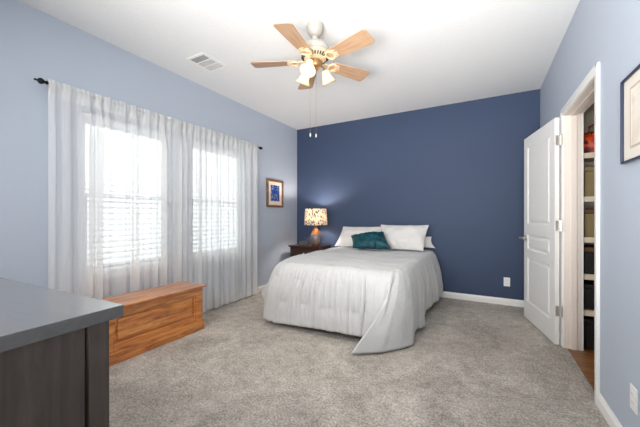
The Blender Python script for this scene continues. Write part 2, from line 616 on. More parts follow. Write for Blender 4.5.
def curtain(y0, y1, nf, seed, label):
    rnd = random.Random(seed)
    nu, nv = int((y1 - y0) / 0.0065), 46
    ph = [rnd.uniform(0, 2 * PI) for _ in range(8)]
    bm = bmesh.new()
    rows = []
    z0, z1 = 0.022, RZ + 0.034
    for j in range(nv + 1):
        v = j / nv
        z = z1 + (z0 - z1) * v ** 1.15
        below = max(0.0, RZ - z)
        hang = min(1.0, below / 0.35)
        row = []
        for i in range(nu + 1):
            u = i / nu
            p = 2 * PI * nf * (u + 0.022 * math.sin(2 * PI * u * 1.7 + ph[0]) + 0.018 * math.sin(2 * PI * u * 3.3 + ph[1]))
            env = 0.55 + 0.45 * math.sin(2 * PI * u * 2.3 + ph[2] + 0.25 * below)
            A = (0.009 + 0.030 * hang * env) * (1 - 0.12 * v)
            x = A * math.sin(p + 0.35 * math.sin(below * 1.3 + ph[3]))
            ed = min(1.0, min(u, 1 - u) * (y1 - y0) / 0.09)
            y = y0 + (y1 - y0) * u + ed * (0.023 * hang * env * math.sin(2 * p + ph[4]) + 0.010 * v * math.sin(2 * PI * u * 1.3 + ph[5]))
            g = math.exp(-below / 0.08)                       # fine gathers at the rod pocket
            x += g * 0.0045 * math.sin(2 * PI * nf * 3.2 * u + ph[6])
            e = min(u, 1 - u) * (y1 - y0)
            x *= min(1, 0.35 + e / 0.05)
            if abs(z - RZ) < 0.03:                            # the pocket goes round the rod
                x = 0.0125 + 0.35 * x
            row.append(bm.verts.new((x, y - y0, z)))
        rows.append(row)
    for a, c in zip(rows, rows[1:]):
        for i in range(nu):
            bm.faces.new((a[i], a[i + 1], c[i + 1], c[i]))
    root = obj('sheer_curtain', bm, M_sheer, None, smooth=True, loc=(RX, y0, 0))
    tag(root, label, 'curtain', 'sheer curtain panels on the rod')
    # doubled hem along the floor, and the doubled rod pocket
    for nm, lo, hi in (('hem', nv - 3, nv), ('rod_pocket', 0, 4)):
        hb = bmesh.new()
        hr = [[hb.verts.new(Vector(root.data.vertices[j * (nu + 1) + i].co) + Vector((0.0025, 0, 0))) for i in range(nu + 1)] for j in range(lo, hi + 1)]
        for a, c in zip(hr, hr[1:]):
            for i in range(nu):
                hb.faces.new((a[i], a[i + 1], c[i + 1], c[i]))
        obj(nm, hb, M_sheer, root, smooth=True)
    return root


curtain(0.966, 1.7815, 8, 3, 'white sheer curtain panel nearest the grey dresser, hanging behind the pine chest')
curtain(1.7825, 2.2915, 6, 5, 'narrow white sheer panel hanging over the wall between the two windows')
curtain(2.2925, 2.8275, 6, 11, 'white sheer curtain panel just past the free end of the pine chest')
curtain(2.8285, 3.345, 7, 17, 'white sheer curtain panel nearest the small framed blue picture')

# ------------------------------------------------------------------ bed
t = thing('bed', 'queen bed without headboard standing against the navy wall, hidden by its comforter', 'bed', (-1.32, 3.47, 0))
obj('mattress', B().box(-0.70, 0.68, -0.74, 1.02, 0.36, 0.625), M_mattr, t, 0.07, seg=4)
obj('box_spring', B().box(-0.68, 0.66, -0.72, 1.02, 0.17, 0.355), M_mattr, t, 0.02)
obj('bed_frame', B().box(-0.66, 0.64, -0.70, -0.66, 0.125, 0.167).box(-0.66, 0.64, 0.96, 1.0, 0.125, 0.167).box(-0.66, -0.62, -0.66, 0.96, 0.125, 0.167).box(0.60, 0.64, -0.66, 0.96, 0.125, 0.167), M_black, t)
for sx in (-0.62, 0.60):
    for sy in (-0.64, 0.92):
        obj('leg', B().lathe([(0.026, 0.0), (0.026, 0.02), (0.016, 0.03), (0.016, 0.13)], 14, Matrix.Translation((sx, sy, 0))), M_black, t, smooth=True)

# comforter: stations along its outline (top edge, shoulder, hem), lofted
ST = [
    ((-1.98, 4.45), (-2.13, 4.45, .56), (-2.19, 4.45, .30)),
    ((-1.98, 3.6), (-2.13, 3.6, .56), (-2.25, 3.6, .28)),
    ((-1.98, 3.1), (-2.13, 3.1, .55), (-2.30, 3.02, .25)),
    ((-1.97, 2.85), (-2.12, 2.80, .53), (-2.30, 2.74, .235)),
    ((-1.94, 2.72), (-2.08, 2.60, .51), (-2.19, 2.66, .17)),
    ((-1.92, 2.69), (-2.02, 2.56, .50), (-2.08, 2.50, .05)),
    ((-1.84, 2.67), (-1.87, 2.50, .50), (-1.92, 2.47, .045)),
    ((-1.35, 2.66), (-1.35, 2.49, .50), (-1.38, 2.485, .07)),
    ((-0.98, 2.66), (-0.96, 2.49, .50), (-1.00, 2.495, .075)),
    ((-0.78, 2.67), (-0.74, 2.50, .50), (-0.78, 2.52, .08)),
    ((-0.73, 2.69), (-0.665, 2.445, .50), (-0.80, 2.43, .05)),
    ((-0.71, 2.70), (-0.635, 2.525, .49), (-0.96, 2.255, .020)),
    ((-0.695, 2.72), (-0.605, 2.55, .49), (-0.76, 2.40, .016)),
    ((-0.685, 2.76), (-0.575, 2.62, .50), (-0.62, 2.57, .014)),
    ((-0.68, 2.83), (-0.55, 2.75, .51), (-0.55, 2.70, .014)),
    ((-0.675, 2.93), (-0.545, 2.93, .53), (-0.575, 2.86, .07)),
    ((-0.675, 3.12), (-0.54, 3.15, .54), (-0.545, 3.10, .035)),
    ((-0.675, 3.22), (-0.54, 3.30, .55), (-0.56, 3.25, .035)),
    ((-0.675, 3.50), (-0.54, 3.50, .55), (-0.56, 3.50, .10)),
    ((-0.675, 3.90), (-0.54, 3.90, .56), (-0.51, 3.90, .10)),
    ((-0.675, 4.45), (-0.54, 4.45, .56), (-0.50, 4.45, .11)),
]


def comforter():
    cols = []
    for a, c in zip(ST, ST[1:]):
        A = [Vector((a[0][0], a[0][1], 0)), Vector(a[1]), Vector(a[2])]
        D = [Vector((c[0][0], c[0][1], 0)), Vector(c[1]), Vector(c[2])]
        n = max(2, int(max((p - q).length for p, q in zip(A, D)) / 0.0085))
        for k in range(n):
            f = k / n
            cols.append([p.lerp(q, f) for p, q in zip(A, D)])
    cols.append([Vector((ST[-1][0][0], ST[-1][0][1], 0)), Vector(ST[-1][1]), Vector(ST[-1][2])])
    for it in range(5):                                        # soften the polyline
        new = [cols[0]]
        for k in range(1, len(cols) - 1):
            new.append([(cols[k - 1][q] + cols[k][q] * 2 + cols[k + 1][q]) / 4 for q in range(3)])
        new.append(cols[-1])
        cols = new
    nc = len(cols)
    arc = [0.0]
    for k in range(1, nc):
        arc.append(arc[-1] + (cols[k][1] - cols[k - 1][1]).length)
    tufts = []
    for px in (-1.95, -1.69, -1.43, -1.17):
        for r_, zz in ((0, 0.51), (1, 0.27)):
            tufts.append((px + (0.13 if r_ % 2 else 0), zz))
    ntop, ns = 26, 58
    bm = bmesh.new()
    grid = []

    def ztop(x, y):
        base = 0.668 - 0.020 * max(0.0, (3.1 - y) / 0.6) ** 2
        puff = 0.010 * fbm(x, y, 2.0, 3.0, 3) + 0.006 * fbm(x + 5, y, 1.0, 9.0, 2)
        d = 0.0
        for gi in range(6):
            for gj in range(7):
                gx = -1.92 + gi * 0.30 + (0.15 if gj % 2 else 0)
                gy = 2.70 + gj * 0.28
                dx, dy = x - gx, y - gy
                if abs(dx) < 0.3 and abs(dy) < 0.3:
                    d -= 0.010 * math.exp(-(dx / 0.05) ** 2 - (dy / 0.014) ** 2) + 0.008 * math.exp(-(dx * dx + dy * dy) / 0.012)
                    d += 0.0035 * math.cos(dx * 120) * math.exp(-(dx / 0.09) ** 2 - (dy / 0.12) ** 2)
        return base + puff + d

    for k in range(nc):
        T, E, H = cols[k]
        col = []
        sy = min(4.45, max(3.0, T.y))
        S = Vector((-1.33, round(sy / 0.02) * 0.02, 0))
        for j in range(ntop):
            p = S.lerp(T, j / ntop)
            col.append(bm.verts.new((p.x, p.y, ztop(p.x, p.y))))
        zt = ztop(T.x, T.y)
        P0 = Vector((T.x, T.y, zt))
        C1 = Vector((E.x, E.y, zt)) * 0.80 + P0 * 0.20
        C2 = E * 0.78 + H * 0.22
        tg = cols[min(k + 1, nc - 1)][1] - cols[max(k - 1, 0)][1]
        tg.z = 0
        nrm = Vector((tg.y, -tg.x, 0))
        nrm = nrm.normalized() if nrm.length > 1e-6 else Vector((0, -1, 0))
        if nrm.dot(E - Vector((-1.33, 3.5, 0))) < 0:
            nrm = -nrm
        front = 1.0 if (E.y < 2.56 and E.x < -0.70) else 0.0
        for j in range(ns + 1):
            s = j / ns
            p = P0 * (1 - s) ** 3 + C1 * 3 * s * (1 - s) ** 2 + C2 * 3 * s * s * (1 - s) + H * s ** 3
            a_ = arc[k]
            fall = min(1.0, max(0.0, (s - 0.10) / 0.45))
            fall = fall * fall * (3 - 2 * fall)
            rip = 0.0
            calm = 1 - 0.7 * min(1.0, max(0.0, (s - 0.72) / 0.28))
            if front:
                edge = min(1.0, (-0.78 - E.x) / 0.15 if E.x > -0.93 else 1.0, (E.x + 2.04) / 0.12)
                edge = max(0.0, edge)
                q = a_ + 0.03 * fbm(a_, p.z * 0.7, 4.0, 3.0, 2)
                rip += edge * fall * 1.9 * calm * (0.004 * math.sin(q * 205 + 5 * p.z) + 0.011 * math.sin(q * 44 + 1.0) * (0.5 + 0.5 * math.sin(q * 9 + 2)) + 0.009 * math.sin(q * 83 + 2.0) * (0.6 + 0.4 * math.sin(q * 13)) + 0.006 * math.sin(q * 131 + 3 * p.z))
                for tx, tz in tufts:
                    dx, dz = p.x - tx, p.z - tz
                    if abs(dx) < 0.2 and abs(dz) < 0.25:
                        rip -= 0.022 * math.exp(-(dx / 0.045) ** 2 - (dz / 0.012) ** 2)
                        rip -= 0.012 * math.exp(-(dx / 0.07) ** 2 - (dz / 0.06) ** 2)
                        rip += 0.007 * math.cos(dx * 150) * math.exp(-(dx / 0.09) ** 2 - (dz / 0.12) ** 2)
            wr = min(1.0, max(0.0, (E.y - 2.72) / 0.35)) if E.x > -0.6 else 0.0
            rip += wr * fall * (0.014 * math.sin(a_ * 17 + 0.5) * s + 0.004 * math.sin(a_ * 60) + 0.010 * fbm(a_, p.z, 7.0, 5.0, 2))
            wl = min(1.0, max(0.0, (E.y - 2.62) / 0.3)) if E.x < -2.0 else 0.0
            rip += wl * fall * (0.016 * math.sin(a_ * 15 + 2.0) * s + 0.005 * math.sin(a_ * 52))
            rip = max(-0.022, min(0.026, rip))
            rip += min(1, s * 4) * 0.006 * fbm(p.x, p.y, p.z, 8.0, 3)
            q = p + nrm * rip
            q.z += (ztop(p.x, p.y) - zt) * max(0.0, 1 - s / 0.4)
            col.append(bm.verts.new((q.x, q.y, max(0.012, q.z))))
        grid.append(col)
    for a, c in zip(grid, grid[1:]):
        for j in range(len(a) - 1):
            bm.faces.new((a[j], a[j + 1], c[j + 1], c[j]))
    bmesh.ops.remove_doubles(bm, verts=bm.verts, dist=1e-6)
    for it in range(3):
        bmesh.ops.smooth_vert(bm, verts=[v for v in bm.verts if not v.is_boundary], factor=0.4, use_axis_x=True, use_axis_y=True, use_axis_z=True)
    o = obj('comforter', bm, M_comf, None, smooth=True)
    for p in o.data.polygons:
        p.use_smooth = True
    at = o.data.attributes.get('sharp_edge')
    if at:
        o.data.attributes.remove(at)
    md = o.modifiers.new('thickness', 'SOLIDIFY')
    md.thickness = 0.018
    md.offset = 0.0
    return o


tag(comforter(), 'white tufted comforter spread over the bed, one corner trailing on the carpet', 'comforter')


def pillow(name, bl, br, tr, tl, thick, mat, label, cat, group=None, seed=0, flange=0.0, wr=0.012, sag=0.0, n=30, inset=0.05):
    """a stuffed cushion spanned between four corner points"""
    bl, br, tr, tl = map(Vector, (bl, br, tr, tl))
    cen = (bl + br + tr + tl) / 4
    nrm = (br - bl + tr - tl).cross(tl - bl + tr - br).normalized()
    bm = bmesh.new()
    sides = []
    for sgn in (1, -1):
        g = []
        for j in range(n + 1):
            v = j / n * 2 - 1
            row = []
            for i in range(n + 1):
                u = i / n * 2 - 1
                uu = u * (1 - inset * (1 - v * v) * abs(u))
                vv = v * (1 - inset * (1 - u * u) * abs(v))
                a, c = (uu + 1) / 2, (vv + 1) / 2
                p = (bl * (1 - a) + br * a) * (1 - c) + (tl * (1 - a) + tr * a) * c
                fu, fv = min(1, max(0, 1 - abs(u)) / (1 - flange)), min(1, max(0, 1 - abs(v)) / (1 - flange))
                mu, mv = abs(u), abs(v)
                if flange:
                    mu, mv = min(1, mu / (1 - flange)), min(1, mv / (1 - flange))
                h = thick * ((1 - mu ** 2.4) ** 0.62) * ((1 - mv ** 2.4) ** 0.62)
                h *= 1 + 0.25 * fbm(u + seed, v, 3.1, 1.3, 2)
                rim = min(1, 6 * max(0.0, 1 - max(abs(u), abs(v))))
                h += rim * wr * fbm(u * 1.2 + seed * 3, v, 9.7, 2.6, 3) * (0.4 + 0.6 * max(mu, mv))
                p = p + nrm * (sgn * (h + 0.004))
                p.z -= sag * (1 - u * u) * (c ** 2) * 1.0
                row.append(bm.verts.new(p - cen))
            g.append(row)
        sides.append(g)
        for a, c in zip(g, g[1:]):
            for i in range(n):
                bm.faces.new((a[i], a[i + 1], c[i + 1], c[i]))
    s0, s1 = sides
    ring = [(0, i) for i in range(n)] + [(j, n) for j in range(n)] + [(n, n - i) for i in range(n)] + [(n - j, 0) for j in range(n)]
    for k in range(len(ring)):
        (j0, i0), (j1, i1) = ring[k], ring[(k + 1) % len(ring)]
        bm.faces.new((s0[j0][i0], s0[j1][i1], s1[j1][i1], s1[j0][i0]))
    o = obj(name, bm, mat, None, smooth=True, loc=cen)
    return tag(o, label, cat, group)


pillow('bed_pillow', (-2.05, 4.19, .685), (-1.33, 4.19, .69), (-1.34, 4.41, .995), (-2.0, 4.41, .985), 0.085, M_pill,
       'white bed pillow leaning on the navy wall nearer the lamp', 'pillow', 'white bed pillows', 1, 0.05, 0.02)
pillow('bed_pillow', (-1.27, 4.13, .685), (-0.70, 4.13, .69), (-0.665, 4.37, 1.03), (-1.36, 4.37, 1.025), 0.095, M_pill,
       'large white pillow propped up front on the side away from the lamp', 'pillow', 'white bed pillows', 4, 0.04, 0.02)
pillow('bed_pillow', (-1.18, 4.43, .70), (-0.585, 4.42, .705), (-0.645, 4.485, .86), (-1.18, 4.49, .87), 0.04, M_pill,
       'white pillow mostly hidden behind the large propped pillow, only its end showing', 'pillow', 'white bed pillows', 6, 0.0, 0.015, inset=0.1)


def teal_mat():
    m, nt, p, out = new_mat('teal_satin')
    tc = N(nt, 'ShaderNodeTexCoord')
    wv = N(nt, 'ShaderNodeTexNoise', Scale=11.0, Detail=4.0, Distortion=1.0)
    mp = N(nt, 'ShaderNodeMapping')
    mp.inputs['Scale'].default_value = (2.6, 1.0, 0.6)
    nt.links.new(tc.outputs['Object'], mp.inputs['Vector'])
    nt.links.new(mp.outputs[0], wv.inputs['Vector'])
    r = ramp(nt, [(0.3, rgb(1, 46, 56)), (0.7, rgb(3, 80, 90))])
    nt.links.new(wv.outputs['Fac'], r.inputs[0])
    nt.links.new(r.outputs[0], p.inputs['Base Color'])
    p.inputs['Roughness'].default_value = 0.42
    p.inputs['Specular IOR Level'].default_value = 0.3
    bump(nt, wv.outputs['Fac'], 0.5, 0.02, p)
    return m


pillow('throw_cushion', (-1.60, 3.84, .712), (-1.06, 3.88, .725), (-1.235, 4.10, .935), (-1.72, 4.06, .865), 0.085, teal_mat(),
       'small teal satin cushion lying in front of the white pillows', 'cushion', None, 9, 0.0, 0.02, inset=0.06)

# ------------------------------------------------------------------ nightstand
t = thing('nightstand', 'dark walnut nightstand in the corner between bed and wall', 'nightstand', (-2.57, 4.30, 0))
hx, hy, H = 0.30, 0.21, 0.665
obj('tabletop', B().box(-hx, hx, -hy, hy, H - 0.026, H), Mx_night, t, 0.006)
b = B()
b.box(-hx + 0.02, -hx + 0.04, -hy + 0.03, hy - 0.012, 0.10, H - 0.026).box(hx - 0.04, hx - 0.02, -hy + 0.03, hy - 0.012, 0.10, H - 0.026)
b.box(-hx + 0.04, hx - 0.04, hy - 0.03, hy - 0.012, 0.10, H - 0.026).box(-hx + 0.04, hx - 0.04, -hy + 0.04, hy - 0.03, 0.10, 0.12)
b.box(-hx + 0.04, hx - 0.04, -hy + 0.04, hy - 0.03, 0.43, 0.448)
obj('body', b, Mx_night, t, 0.002)
for z0, z1 in ((0.455, 0.63), (0.13, 0.425)):
    d = obj('drawer', B().box(-hx + 0.045, hx - 0.045, -hy + 0.018, -hy + 0.04, z0, z1), Mx_night, t, 0.005)
    obj('knob', B().lathe([(0.007, 0), (0.007, 0.012), (0.014, 0.018), (0.014, 0.024), (0.006, 0.028)], 14, Matrix.Translation((0, -hy + 0.018, (z0 + z1) / 2)) @ Matrix.Rotation(PI / 2, 4, 'X')), M_nickel, d, smooth=True)
for sx in (-hx + 0.035, hx - 0.035):
    for sy in (-hy + 0.035, hy - 0.035):
        obj('leg', B().box(sx - 0.018, sx + 0.018, sy - 0.018, sy + 0.018, 0, 0.10), Mx_night, t, 0.003)

# ------------------------------------------------------------------ table lamp
t = thing('table_lamp', 'table lamp with amber glass base and patterned cream shade, lit', 'lamp', (-2.41, 4.22, 0.6655))


def amber_mat():
    m, nt, p, out = new_mat('amber_glass')
    tc = N(nt, 'ShaderNodeTexCoord')
    sep = N(nt, 'ShaderNodeSeparateXYZ')
    nt.links.new(tc.outputs['Object'], sep.inputs[0])
    mr = N(nt, 'ShaderNodeMapRange')
    mr.inputs[1].default_value = 0.0
    mr.inputs[2].default_value = 0.34
    nt.links.new(sep.outputs[2], mr.inputs[0])
    nz = N(nt, 'ShaderNodeTexNoise', Scale=14.0, Detail=3.0)
    nt.links.new(tc.outputs['Object'], nz.inputs['Vector'])
    ad = N(nt, 'ShaderNodeMath', operation='MULTIPLY_ADD')
    ad.inputs[1].default_value = 0.16
    nt.links.new(nz.outputs['Fac'], ad.inputs[0])
    nt.links.new(mr.outputs[0], ad.inputs[2])
    r = ramp(nt, [(0.16, rgb(120, 58, 26)), (0.26, rgb(122, 106, 100)), (0.62, rgb(96, 94, 100)), (0.72, rgb(150, 92, 40)), (0.82, rgb(120, 70, 32)), (0.92, rgb(60, 32, 20))])
    nt.links.new(ad.outputs[0], r.inputs[0])
    nt.links.new(r.outputs[0], p.inputs['Base Color'])
    p.inputs['Roughness'].default_value = 0.08
    p.inputs['Coat Weight'].default_value = 0.6
    return m


prof = [(0.062, 0.012), (0.066, 0.020), (0.058, 0.032), (0.074, 0.050), (0.095, 0.085), (0.103, 0.12), (0.100, 0.155), (0.084, 0.195), (0.062, 0.235), (0.044, 0.27), (0.032, 0.295), (0.027, 0.315)]
obj('body', B().lathe(prof, 40), amber_mat(), t, smooth=True)
M_bronze = plain('dark_bronze', rgb(62, 42, 30), 0.35, 0.7)
obj('base', B().lathe([(0.075, 0.0), (0.078, 0.004), (0.076, 0.012), (0.060, 0.0135)], 36), Mx_night, t, smooth=True)
obj('neck', B().lathe([(0.030, 0.312), (0.033, 0.318), (0.030, 0.326), (0.014, 0.332), (0.012, 0.36), (0.02, 0.366), (0.02, 0.465), (0.012, 0.47)], 20), M_bronze, t, smooth=True)
b = B()
hp = [(0.055 * math.sin(PI * k / 14) ** 0.7, 0, 0.375 + (0.61 - 0.375) * k / 14) for k in range(15)]
b.tube(hp, 0.002, 6)
b.tube([(-x, y, z) for x, y, z in hp], 0.002, 6)
obj('harp', b, M_bronze, t, smooth=True)
obj('finial', B().lathe([(0.004, 0.605), (0.009, 0.615), (0.009, 0.625), (0.003, 0.64)], 12), M_bronze, t, smooth=True)


def shade_pattern(nt):
    tc = N(nt, 'ShaderNodeTexCoord')
    mp = N(nt, 'ShaderNodeMapping')
    mp.inputs['Scale'].default_value = (1.0, 1.0, 0.75)
    nt.links.new(tc.outputs['Object'], mp.inputs['Vector'])
    vo = N(nt, 'ShaderNodeTexVoronoi', Scale=34.0, Randomness=1.0)
    nz = N(nt, 'ShaderNodeTexNoise', Scale=22.0, Detail=2.0)
    nt.links.new(mp.outputs[0], vo.inputs['Vector'])
    nt.links.new(mp.outputs[0], nz.inputs['Vector'])
    r1 = ramp(nt, [(0.36, (0, 0, 0, 1)), (0.46, (1, 1, 1, 1))])
    nt.links.new(vo.outputs['Distance'], r1.inputs[0])
    r2 = ramp(nt, [(0.3, rgb(70, 58, 50)), (0.46, rgb(176, 112, 52)), (0.56, rgb(90, 92, 100)), (0.7, rgb(196, 140, 80))])
    nt.links.new(vo.outputs['Color'], r2.inputs[0])
    mx = N(nt, 'ShaderNodeMix', data_type='RGBA')
    nt.links.new(r1.outputs[0], mx.inputs[0])
    nt.links.new(r2.outputs[0], mx.inputs[6])
    mx.inputs[7].default_value = rgb(246, 236, 214)
    return mx.outputs[2]


M_lshade = translucent_mat('printed_shade', rgb(245, 234, 212), 0.2, 0.8, shade_pattern)
b = B()
b.lathe([(0.192, 0.345), (0.174, 0.612)], 56, cap=False)
o = obj('lamp_shade', b, M_lshade, t, smooth=True)
md = o.modifiers.new('thickness', 'SOLIDIFY')
md.thickness = 0.003
b = B()
for k in range(3):
    a = 2 * PI * k / 3 + 0.4
    b.tube([(0.005 * math.cos(a), 0.005 * math.sin(a), 0.607), (0.174 * math.cos(a), 0.174 * math.sin(a), 0.608)], 0.002, 6)
obj('spider', b, M_bronze, t)
obj('bulb', B().ball((0, 0, 0.515), 0.03, 16, (1, 1, 1.2)), glow('warm_bulb', (1, 0.86, 0.68, 1), 12), t, smooth=True)
d = bpy.data.lights.new('lamp_light', 'POINT')
d.energy = 15
d.color = (1.0, 0.88, 0.80)
d.shadow_soft_size = 0.035
lo = bpy.data.objects.new('lamp_light', d)
C.objects.link(lo)
lo.parent = t
lo.location = (0, 0, 0.515)

# bedside clock
t = thing('alarm_clock', 'small black bedside clock beside the lamp on the nightstand', 'clock', (-2.66, 4.25, 0.6655), math.radians(25))
prof = [(-0.05, 0.0), (0.05, 0.0), (0.05, 0.006), (0.028, 0.075), (-0.018, 0.075), (-0.05, 0.03)]
b = B()
b.prism([(y, z) for y, z in prof], -0.075, 0.075, Matrix(((0, 0, 1, 0), (-1, 0, 0, 0), (0, 1, 0, 0), (0, 0, 0, 1))))
obj('case', b, plain('black_plastic', rgb(22, 22, 25), 0.5), t, 0.006)
obj('clock_face', B().box(-0.062, 0.062, -0.0465, -0.0435, 0.016, 0.062, rot=Matrix.Rotation(math.radians(-17.7), 3, 'X')), plain('clock_glass', rgb(16, 18, 26), 0.5), t)
obj('snooze_button', B().box(-0.04, 0.04, -0.012, 0.012, 0.0745, 0.079), M_dark, t, 0.002)

# ------------------------------------------------------------------ framed pictures


def blue_art():
    m, nt, p, out = new_mat('blue_print')
    tc = N(nt, 'ShaderNodeTexCoord')
    n1 = N(nt, 'ShaderNodeTexNoise', Scale=11.0, Detail=4.0, Distortion=2.6)
    nt.links.new(tc.outputs['Object'], n1.inputs['Vector'])
    r = ramp(nt, [(0.34, rgb(20, 36, 84)), (0.47, rgb(34, 66, 138)), (0.56, rgb(62, 112, 190)), (0.60, rgb(60, 66, 128)), (0.66, rgb(214, 206, 190))])
    nt.links.new(n1.outputs['Fac'], r.inputs[0])
    nt.links.new(r.outputs[0], p.inputs['Base Color'])
    p.inputs['Roughness'].default_value = 0.3
    return m


t = thing('picture_frame', 'small framed picture in blue tones with wide cream mat by the window', 'picture', (XL, 3.87, 1.525))
hw, hh = 0.215, 0.225
obj('frame', B().frame('x', 0.002, 0.028, -hw, hw, -hh, hh, 0.036), Mx_frame, t, 0.006)
obj('mat_board', B().box(0.004, 0.012, -hw + 0.03, hw - 0.03, -hh + 0.03, hh - 0.03), plain('peach_mat', rgb(242, 224, 206), 0.7), t)
obj('print', B().box(0.011, 0.0135, -0.115, 0.115, -0.125, 0.135), blue_art(), t)

t = thing('picture_frame', 'framed picture in thin navy frame with cream double mat on wall by closet', 'picture', (XR, 1.74, 1.62))
hw, hh = 0.275, 0.205
M_nframe = plain('navy_frame', rgb(38, 44, 66), 0.35)
obj('frame', B().frame('x', -0.024, -0.002, -hw, hw, -hh, hh, 0.010), M_nframe, t, 0.003)
obj('mat_board', B().box(-0.012, -0.004, -hw + 0.010, hw - 0.010, -hh + 0.010, hh - 0.010), plain('cream_mat', rgb(218, 211, 200), 0.7), t)
obj('inner_mat', B().frame('x', -0.0145, -0.011, -hw + 0.085, hw - 0.085, -hh + 0.062, hh - 0.062, 0.010), plain('grey_fillet', rgb(186, 172, 156), 0.6), t)


def pale_art():
    m, nt, p, out = new_mat('pale_print')
    tc = N(nt, 'ShaderNodeTexCoord')
    n1 = N(nt, 'ShaderNodeTexNoise', Scale=9.0, Detail=3.0, Distortion=1.0)
    nt.links.new(tc.outputs['Object'], n1.inputs['Vector'])
    r = ramp(nt, [(0.35, rgb(214, 204, 190)), (0.6, rgb(226, 219, 208)), (0.75, rgb(190, 184, 180))])
    nt.links.new(n1.outputs['Fac'], r.inputs[0])
    nt.links.new(r.outputs[0], p.inputs['Base Color'])
    return m


obj('print', B().box(-0.0135, -0.011, -hw + 0.094, hw - 0.094, -hh + 0.071, hh - 0.071), pale_art(), t)

# ------------------------------------------------------------------ pine chest
t = thing('blanket_chest', 'honey pine blanket chest with raised panel front below the curtains', 'chest', (-2.70, 1.61, 0))
L0, L1, D0, D1 = -0.46, 0.46, -0.155, 0.18                      # y extent, x extent
obj('lid', B().box(D0 - 0.005, D1 + 0.028, L0 - 0.022, L1 + 0.022, 0.432, 0.452), Mx_chest, t, 0.007, seg=3)
b = B()
b.box(D0, D1 - 0.02, L0, L1, 0.02, 0.431)
obj('body', b, Mx_chest, t, 0.003)
b = B()
b.box(D1 - 0.0195, D1, L0, L0 + 0.085, 0.09, 0.431).box(D1 - 0.0195, D1, L1 - 0.085, L1, 0.09, 0.431)
b.box(D1 - 0.0195, D1, L0 + 0.085, L1 - 0.085, 0.372, 0.431).box(D1 - 0.0195, D1, L0 + 0.085, L1 - 0.085, 0.09, 0.135)
obj('front_frame', b, Mx_chest, t, 0.003)
obj('moulding', B().frame('x', D1 - 0.0195, D1 - 0.004, L0 + 0.085, L1 - 0.085, 0.135, 0.372, 0.016), Mx_chest, t, 0.005)
obj('front_panel', B().box(D1 - 0.0198, D1 - 0.010, L0 + 0.118, L1 - 0.118, 0.168, 0.339), Mx_chest, t, 0.006)
obj('plinth', B().box(D0, D1 + 0.014, L0 - 0.014, L1 + 0.014, 0.0, 0.092), Mx_chest, t, 0.006)

# ------------------------------------------------------------------ dresser
rz = math.radians(2.6)
t = thing('dresser', 'charcoal grey wooden dresser with slab top, nearest to the camera', 'dresser', (-1.094, 0.569, 0), rz)
# local: corner of the top at the origin, length along -x, depth along -y
LN, DP, HT = 1.66, 0.55, 0.85
obj('dresser_top', B().box(-LN, 0, -DP, 0, HT - 0.042, HT), Mx_dtop, t, 0.002)
b = B()
xa, xb, ya, yb = -LN + 0.03, -0.030, -DP + 0.03, -0.03
obj('side_panel', B().box(xb - 0.024, xb - 0.012, ya + 0.064, yb - 0.068, 0.09, HT - 0.0425), Mx_dress, t)
obj('side_panel', B().box(xa + 0.012, xa + 0.024, ya + 0.064, yb - 0.068, 0.09, HT - 0.0425), Mx_dress, t)
obj('back_panel', B().box(xa + 0.05, xb - 0.05, ya + 0.005, ya + 0.015, 0.09, HT - 0.0425), Mx_dress, t)
obj('side_rail', B().box(xb - 0.03, xb - 0.011, ya + 0.064, yb - 0.068, 0.075, 0.135), Mx_dress, t)
for lx in (xb - 0.06, xa):
    for ly in (ya, yb - 0.062):
        obj('leg', B().box(lx, lx + 0.06, ly, ly + 0.062, 0, HT - 0.0425), Mx_dress, t, 0.003)
obj('carcass', B().box(xa + 0.06, xb - 0.06, ya + 0.02, yb - 0.03, 0.09, HT - 0.0425), Mx_dress, t)
for cx in range(2):
    for rw in range(3):
        w_ = (LN - 0.06 - 0.12 - 0.03) / 2
        x0 = xa + 0.065 + cx * (w_ + 0.02)
        z0 = 0.11 + rw * 0.232
        d = obj('drawer', B().box(x0, x0 + w_, yb - 0.0295, yb - 0.008, z0, z0 + 0.222), Mx_dress, t, 0.003)
        for q in (0.25, 0.75):
            kb = B().lathe([(0.006, 0), (0.006, 0.015), (0.015, 0.02), (0.015, 0.028), (0.006, 0.031)], 14, Matrix.Translation((x0 + w_ * q, yb - 0.008, z0 + 0.11)) @ Matrix.Rotation(-PI / 2, 4, 'X'))
            obj('knob', kb, M_nickel, d, smooth=True)

# ------------------------------------------------------------------ ceiling fan
HX, HY = -1.22, 2.124
t = thing('ceiling_fan', 'white ceiling fan with five maple blades and three lit glass shades', 'ceiling fan', (HX, HY, ZC))
M_fanw = plain('fan_white', rgb(172, 168, 160), 0.45)
M_ivory = plain('fan_ivory_iron', rgb(204, 180, 148), 0.45)
M_brass = plain('antique_brass', rgb(168, 134, 92), 0.35, 0.7)
obj('canopy', B().lathe([(0.072, 0.0), (0.073, -0.012), (0.066, -0.045), (0.052, -0.075), (0.030, -0.092), (0.018, -0.096)], 36), M_fanw, t, smooth=True)
obj('downrod', B().lathe([(0.016, -0.09), (0.022, -0.10), (0.022, -0.125), (0.013, -0.132), (0.013, -0.15)], 20).ball((0, 0, -0.108), 0.026), M_fanw, t, smooth=True)
obj('motor_housing', B().lathe([(0.03, -0.145), (0.06, -0.150), (0.098, -0.168), (0.118, -0.195), (0.122, -0.225), (0.112, -0.236)], 48), M_fanw, t, smooth=True)
b = B()
b.lathe([(0.108, -0.235), (0.120, -0.24), (0.116, -0.262), (0.088, -0.285), (0.060, -0.296)], 48)
mh = obj('motor_skirt', b, M_ivory, t, smooth=True)
b = B()
